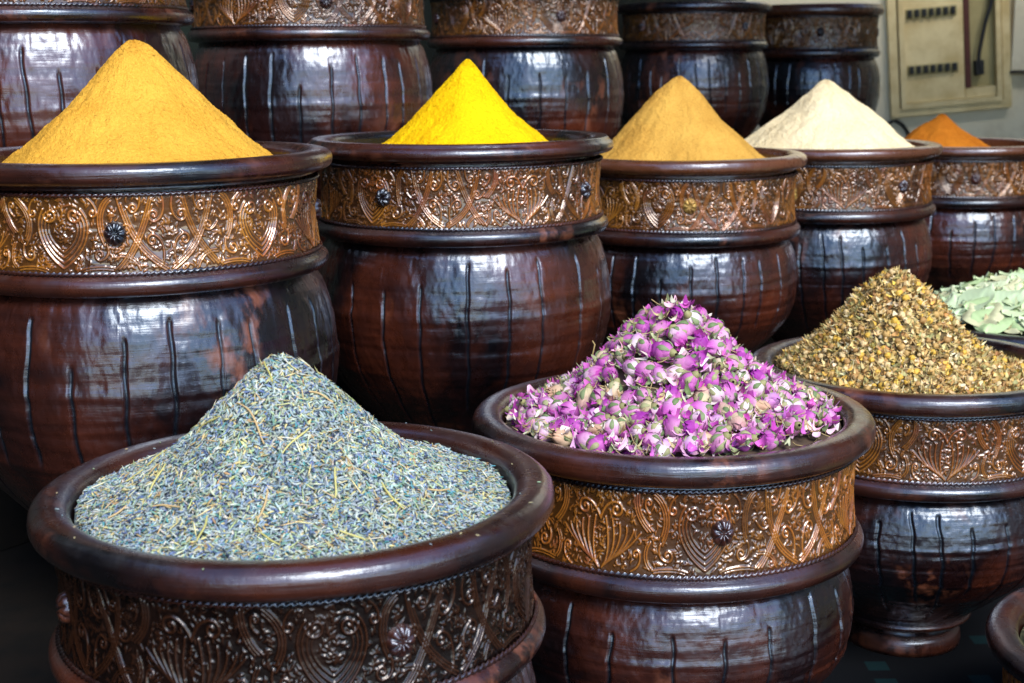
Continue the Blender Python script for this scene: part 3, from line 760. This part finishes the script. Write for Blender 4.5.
def build_leaves():
    p = POTS['leaf']; R_ = np.random.default_rng(51); base = np.array((p['x'], p['y'], p['top']))
    f = heap_height(.056, .170, -.020, 2.8, 3.5, -.045, 0); R = .205
    LV = []
    for v in range(5):
        P, F = curl_leaf(R_, .075, .030, R_.uniform(-.1, .2), R_.uniform(-.15, .2), 14, 9)
        u = np.abs(P[:, 1]) / .019
        base_c = np.array([(.52, .62, .36), (.42, .56, .28), (.64, .72, .46), (.52, .64, .40), (.60, .60, .36)][v])
        col = base_c[None] * (1 + .35 * np.exp(-(u / .08) ** 2))[:, None] * (1 + .06 * np.sin(P[:, 0:1] * 500 + np.abs(P[:, 1:2]) * 400))
        LV.append((P, F, col))
    me = [mesh_np('dried_leaf', *x[:2], True, None, x[2]) for x in LV]
    pts = poisson(4000, R - .010, .021, R_)
    X, Y = pts.T; A, B, C, N = frames(f, X, Y, .10, R_)
    for i in range(len(pts)):
        o = obj('dried_leaf', me[i % 5], M['grain'], None)
        o.matrix_world = mat_from(A[i], B[i], C[i], base + np.array((X[i], Y[i], f(X[i:i + 1], Y[i:i + 1])[0] + R_.uniform(.0, .012))), R_.uniform(.85, 1.25))
        set_props(o, 'pale green curled dried leaf in the pot behind the chamomile', 'leaf', 'pale green dried leaves in their pot')
    V_, F_, C_ = [], [], []; off = 0
    bv, bf = heap_base(f, .2065); bv[:, 2] -= .012; V_.append(bv); F_.append(bf); C_.append(np.tile((.08, .09, .045), (len(bv), 1))); off = len(bv)
    n = 1000; X, Y = disc(n, R - .008, R_); A, B, C, N = frames(f, X, Y, .4, R_)
    c = pal(R_, n, [(.42, .52, .32, 4), (.52, .58, .40, 3), (.32, .42, .22, 2), (.50, .42, .24, 1)])
    for i in range(n):
        P, F = curl_leaf(R_, R_.uniform(.012, .03), R_.uniform(.003, .009), R_.uniform(.2, 1.2), R_.uniform(-1, 1), 6, 4)
        V_.append(np.array((X[i], Y[i], f(X[i:i + 1], Y[i:i + 1])[0] + R_.uniform(-.004, .006))) + P @ np.stack([A[i], B[i], C[i]])); F_.append(F + off); C_.append(np.tile(c[i], (len(P), 1))); off += len(P)
    o = obj('leaf_litter', mesh_np('leaf_litter', np.vstack(V_), np.vstack(F_), True, None, np.vstack(C_)), M['grain'], None, tuple(base))
    set_props(o, 'broken pale green leaf bits under the whole dried leaves', 'leaf bits', None, 'stuff')
build_leaves()

def build_low_heap():
    p = POTS['low']; R_ = np.random.default_rng(61); base = np.array((p['x'], p['y'], p['top']))
    f = heap_height(.05, .13, -.03, 2, 1.5, 0, 0); R = .205
    V_, F_, C_ = [], [], []; bv, bf = heap_base(f, .2085); V_.append(bv); F_.append(bf); C_.append(np.tile((.10, .10, .05), (len(bv), 1))); off = len(bv)
    n = 5000; X, Y = disc(n, R - .004, R_); A, B, C, N = frames(f, X, Y, .5, R_)
    c = pal(R_, n, [(.40, .40, .18, 4), (.50, .46, .24, 3), (.24, .28, .12, 3), (.56, .50, .12, 2)])
    for i in range(n):
        P, F = curl_leaf(R_, R_.uniform(.006, .014), R_.uniform(.0012, .003), R_.uniform(.2, 1.4), R_.uniform(-1, 1), 4, 3)
        V_.append(np.array((X[i], Y[i], f(X[i:i + 1], Y[i:i + 1])[0] + R_.uniform(-.004, .004))) + P @ np.stack([A[i], B[i], C[i]])); F_.append(F + off); C_.append(np.tile(c[i], (len(P), 1))); off += len(P)
    o = obj('dried_herb_heap', mesh_np('dried_herb_heap', np.vstack(V_), np.vstack(F_), True, None, np.vstack(C_)), M['grain'], None, tuple(base))
    set_props(o, 'olive-green dried herb filling the pot in the bottom right corner', 'herb', None, 'stuff')
build_low_heap()

# ------------------------------------------------------------------ the stepped stand, ground, walls
def tile_mat():
    s = NT('dark_mosaic'); co = s.coord((1, 1, 1), False)
    br = s.n('ShaderNodeTexVoronoi', feature='F1', distance='CHEBYCHEV'); br.inputs['Scale'].default_value = 21; br.inputs['Randomness'].default_value = .55; s.l(co, br.inputs['Vector'])
    h = s.n('ShaderNodeSeparateColor'); s.l(br.outputs['Color'], h.inputs[0])
    pick = s.ramp(h.outputs[0], [(.88, 0.), (.90, 1.)]); edge = s.ramp(br.outputs['Distance'], [(.32, 1.), (.36, 0.)])
    s.l(s.mix(s.math('MULTIPLY', pick, edge), (.004, .005, .007), (.005, .018, .022)), s.b.inputs['Base Color'])
    s.b.inputs['Roughness'].default_value = .85; s.b.inputs['Specular IOR Level'].default_value = .1
    return s.m
M['tile'] = tile_mat()
M['black'] = simple('blackened_wood', (.004, .004, .004), .9, 0, 14, (.008, .006, .005), .3); M['black'].node_tree.nodes['Principled BSDF'].inputs['Specular IOR Level'].default_value = .15

def st2xy(s, t): return (-.7071 * s + .7071 * t, .7071 * s + .7071 * t)
def step(name, s0a, s0b, ta, tb, s1, z0, z1, label):
    P = [st2xy(s0a, ta), st2xy(s0b, tb), st2xy(s1, tb), st2xy(s1, ta)]
    V = np.array([(x, y, z) for z in (z0, z1) for x, y in P]); F = np.array([[0, 3, 2, 1], [4, 5, 6, 7], [0, 1, 5, 4], [1, 2, 6, 5], [2, 3, 7, 6], [3, 0, 4, 7]])
    return V, F
# one stand of three steps, a tread for each row of pots
stand = bpy.data.objects.new('display_stand', None); COL.objects.link(stand)
stand.location = (0, 0, 0); set_props(stand, 'dark stepped stand carrying the rows of spice pots', 'stand')
for nm, a in (('step', (.80, .80, -1.2, 6.5, 3.9, .0, TZ['front'])), ('step', (1.40, 1.44, -1.2, 4.95, 3.495, TZ['front'] + .002, TZ['mid'])), ('step', (1.53, 2.84, -1.2, 4.80, 3.5, TZ['mid'] + .002, TZ['back']))):
    V, F = step(nm, *a, ''); obj(nm, mesh_np(nm, V, F, False), M['tile'] if a[0] < 1 else M['black'], stand)
ground_v = np.array([(-30, -30, 0), (30, -30, 0), (30, 30, 0), (-30, 30, 0)], float)
g = obj('ground', mesh_np('ground', ground_v, np.array([[0, 1, 2, 3]]), False), simple('paving', (.030, .028, .025), .9, 0, 3, (.05, .046, .04), .3)); g['kind'] = 'structure'
# low plinth under the pot of the bottom row
V, F = step('p', .30, .30, -1.2, 6.5, .795, .0, TZ['low'], ''); o = obj('plinth', mesh_np('plinth', V, F, False), M['tile']); set_props(o, 'low dark plinth under the bottom right pot', 'plinth')

# pale shop wall with the electrical panel
WY = 6.6
def wall_mat():
    s = NT('aged_plaster'); co = s.coord((1, 1, 1), False)
    n = s.noise(1.4, co, 6, .6); n2 = s.noise(9, co, 5, .65)
    c = s.mix(s.ramp(n, [(.35, 0.), (.65, 1.)]), (.70, .62, .44), (.84, .76, .56)); c = s.mix(s.math('MULTIPLY', s.ramp(n2, [(.5, 0.), (.75, 1.)]), .5), c, (.50, .41, .26))
    s.l(c, s.b.inputs['Base Color']); s.b.inputs['Roughness'].default_value = .9; s.l(s.bump(n2, .3, .01), s.b.inputs['Normal']); return s.m
M['plaster'] = wall_mat()
v, f = box(-4, 8, WY, WY + .2, 0, 3.4); o = obj('shop_wall', mesh_np('shop_wall', v, f, False), M['plaster']); set_props(o, 'pale stained plaster wall behind the last pots', 'wall', None, 'structure')

ep = bpy.data.objects.new('electrical_panel', None); COL.objects.link(ep)
set_props(ep, 'cream metal electrical panel with two rows of breakers on the pale wall', 'electrical panel')
M['cream_metal'] = simple('cream_enamel', (.84, .68, .36), .5, 0, 9, (.62, .46, .20)); M['dark_metal'] = simple('breaker_black', (.012, .012, .012), .5); M['rust'] = simple('red_brown_paint', (.10, .02, .012), .6)
M['recess'] = simple('recess_olive', (.46, .38, .17), .7, 0, 5, (.34, .28, .12))
PX = WY / 1422.0       # about one photo pixel on the wall, in metres
def pbox(name, x0, x1, z0, z1, d0, d1, mat, parent):
    v, f = box(x0, x1, -d1, -d0, z0, z1); me = mesh_np(name, v, f, False); o = obj(name, me, mat, parent)
    bv = o.modifiers.new('bevel', 'BEVEL'); bv.width = .003; bv.segments = 2; return o
def ring(name, x0, x1, z0, z1, w, d0, d1, mat, parent):
    parts = [box(x0, x1, -d1, -d0, z0, z0 + w), box(x0, x1, -d1, -d0, z1 - w, z1), box(x0, x0 + w, -d1, -d0, z0 + w, z1 - w), box(x1 - w, x1, -d1, -d0, z0 + w, z1 - w)]
    V, F = join_parts(parts); return obj(name, mesh_np(name, V, F, False), mat, parent)
# panel space: x right, z up, origin at its lower left corner
PW, PH = 118 * PX, 200 * PX
ring('frame', 0, PW, 0, PH, 8 * PX, .0, .035, M['cream_metal'], ep)
ring('door_frame', 9.5 * PX, PW - 9.5 * PX, 7 * PX, PH - 9 * PX, 5 * PX, .0, .045, M['cream_metal'], ep)
cv = pbox('cover', 14.6 * PX, 73 * PX, 12.2 * PX, PH - 14.2 * PX, .002, .030, M['cream_metal'], ep)
pbox('bottom_cover', 73.2 * PX, PW - 14.6 * PX, 12.2 * PX, 22 * PX, .002, .030, M['cream_metal'], ep)
pbox('wiring_recess', 73.2 * PX, PW - 14.6 * PX, 22.2 * PX, PH - 14.2 * PX, .002, .008, M['recess'], ep)
pbox('side_strip', 73.4 * PX, 79 * PX, 22.3 * PX, PH - 14.4 * PX, .008, .033, M['rust'], ep)
for zr in (44, 98, 152):
    sl = pbox('breaker_row', 17 * PX, 67 * PX, (zr - 5) * PX, (zr + 5) * PX, .030, .036, M['recess'], ep)
    for q in range(7):
        pbox('breaker', (18.6 + q * 7.0) * PX, (22.6 + q * 7.0) * PX, (zr - 3.6) * PX, (zr + 3.8) * PX, .036, .052, M['dark_metal'], sl)
cp = [(88 * PX, -.03, 36 * PX), (86 * PX, -.05, 50 * PX), (89 * PX, -.05, 66 * PX), (94 * PX, -.05, 86 * PX), (100 * PX, -.05, 104 * PX), (104 * PX, -.04, 130 * PX), (103 * PX, -.02, 160 * PX)]
tv, tf = tube(resample([(a, c) for a, b, c in cp], 30)[:, [0, 0, 1]] * np.array([1, 0, 1]) + np.array([0, -.045, 0]), .009, 8); obj('wire', mesh_np('wire', tv, tf), M['dark_metal'], ep)
pbox('terminal', 83 * PX, 91 * PX, 34 * PX, 48 * PX, .008, .05, M['dark_metal'], ep)
ep.location = (1.745, WY - .001, 0.868); ep.rotation_euler = (0, -math.radians(4.6), 0)

bx_ = bpy.data.objects.new('junction_box', None); COL.objects.link(bx_); bx_.location = (2.275, WY - .001, 1.075)
set_props(bx_, 'pale flat box with a brown tag on the wall, right of the electrical panel', 'box')
pbox('box_body', 0, .34, 0, .55, .0, .045, M['plaster'], bx_); pbox('box_shadow', -.004, .35, -.012, -.002, .0, .05, M['dark_metal'], bx_)  # dark strip below the box stands in for its shadow
pbox('tag', .055, .17, .20, .31, .046, .052, simple('brown_card', (.26, .15, .05), .7), bx_)
tv, tf = tube(resample([(-.05, -.14), (.0, .0), (.05, .012), (.095, -.04), (.115, -.12)], 24)[:, [0, 0, 1]] * np.array([1, 0, 1]), .008, 8)
o = obj('cable', mesh_np('cable', tv, tf), M['dark_metal'], None, (1.735, WY - .012, .835)); set_props(o, 'black cable looping along the wall beneath the electrical panel', 'cable')

# dark board wall behind the back row
V, F = step('bb', 3.2, 4.05, -1.2, 5.35, 3.95, .0, 2.6, '')
# box aligned to the row
def slab(sA, sB, tA, tB, th, z0, z1):
    P = [st2xy(sA, tA), st2xy(sB, tB), st2xy(sB + th, tB), st2xy(sA + th, tA)]
    V = np.array([(x, y, z) for z in (z0, z1) for x, y in P]); return V, np.array([[0, 3, 2, 1], [4, 5, 6, 7], [0, 1, 5, 4], [1, 2, 6, 5], [2, 3, 7, 6], [3, 0, 4, 7]])
V, F = slab(2.62, 3.42, -.6, 4.75, .05, TZ['back'] + .002, 3.0)
o = obj('partition_wall', mesh_np('partition_wall', V, F, False), simple('dark_green_board', (.010, .020, .014), .6, 0, 8, (.006, .008, .007))); set_props(o, 'dark green-black board wall behind the back row of pots', 'wall', None, 'structure')

# ------------------------------------------------------------------ camera, light
cam = bpy.data.cameras.new('camera'); co = bpy.data.objects.new('camera', cam); COL.objects.link(co); SC.camera = co
cam.lens = 50.0; cam.sensor_width = 36.0; cam.clip_end = 200; cam.clip_start = .05
pitch = math.radians(11.24); roll = math.radians(.6)
fwd = Vector((0, math.cos(pitch), -math.sin(pitch))); right = Vector((1, 0, 0)); up = right.cross(fwd)
r2 = math.cos(roll) * right - math.sin(roll) * up; u2 = math.sin(roll) * right + math.cos(roll) * up
co.matrix_world = Matrix(((r2.x, u2.x, -fwd.x, 0), (r2.y, u2.y, -fwd.y, 0), (r2.z, u2.z, -fwd.z, 1.15), (0, 0, 0, 1)))
cam.dof.use_dof = True; cam.dof.focus_distance = 1.65; cam.dof.aperture_fstop = 9.5

SUN = Vector((.32, -.80, .80)).normalized()
w = bpy.data.worlds.new('World'); SC.world = w; w.use_nodes = True; nt = w.node_tree; nt.nodes.clear()
sky = nt.nodes.new('ShaderNodeTexSky'); sky.sky_type = 'NISHITA'; sky.sun_disc = False; sky.ozone_density = 3.0; sky.dust_density = .3
el = math.asin(SUN.z); sky.sun_elevation = el; sky.sun_rotation = math.atan2(SUN.x, SUN.y)
bg = nt.nodes.new('ShaderNodeBackground'); bg.inputs[1].default_value = .15; ow = nt.nodes.new('ShaderNodeOutputWorld')
nt.links.new(sky.outputs[0], bg.inputs[0]); nt.links.new(bg.outputs[0], ow.inputs[0])
sl = bpy.data.lights.new('sun', 'SUN'); sl.energy = 2.1; sl.angle = math.radians(30); sl.color = (1, .945, .86)
so = bpy.data.objects.new('sun', sl); COL.objects.link(so); so.rotation_euler = SUN.to_track_quat('Z', 'Y').to_euler()

# unseen panel added overhead, beyond the frame, to shade the stall
V, F = box(-1.64, 3.18, 2.2, 5.2, 2.75, 2.80)
o = obj('shade_panel', mesh_np('shade_panel', V, F, False), simple('shade_panel_dark', (.03, .025, .02), .9)); set_props(o, 'unseen dark panel added overhead to shade the spice stall', 'shade_panel')

V, F = box(3.2, 3.4, .2, WY, 0, 3.0)
o = obj('bounce_wall', mesh_np('bounce_wall', V, F, False), M['plaster']); set_props(o, 'unseen pale wall added on the right to bounce warm light', 'wall', None, 'structure')  # unseen wall, added for its warm bounce on the pots
V, F = box(-1.75, -1.65, -2.5, WY, 0, 2.9)
o = obj('shade_board', mesh_np('shade_board', V, F, False), M['black']); set_props(o, 'unseen dark board added on the left to block light', 'partition')  # unseen board, added to keep light off the left sides
SC.view_settings.view_transform = 'Standard'; SC.view_settings.look = 'None'; SC.view_settings.gamma = 1.0
SC.view_settings.exposure = 1.1
SC.cycles.max_bounces = 6; SC.cycles.use_denoising = True
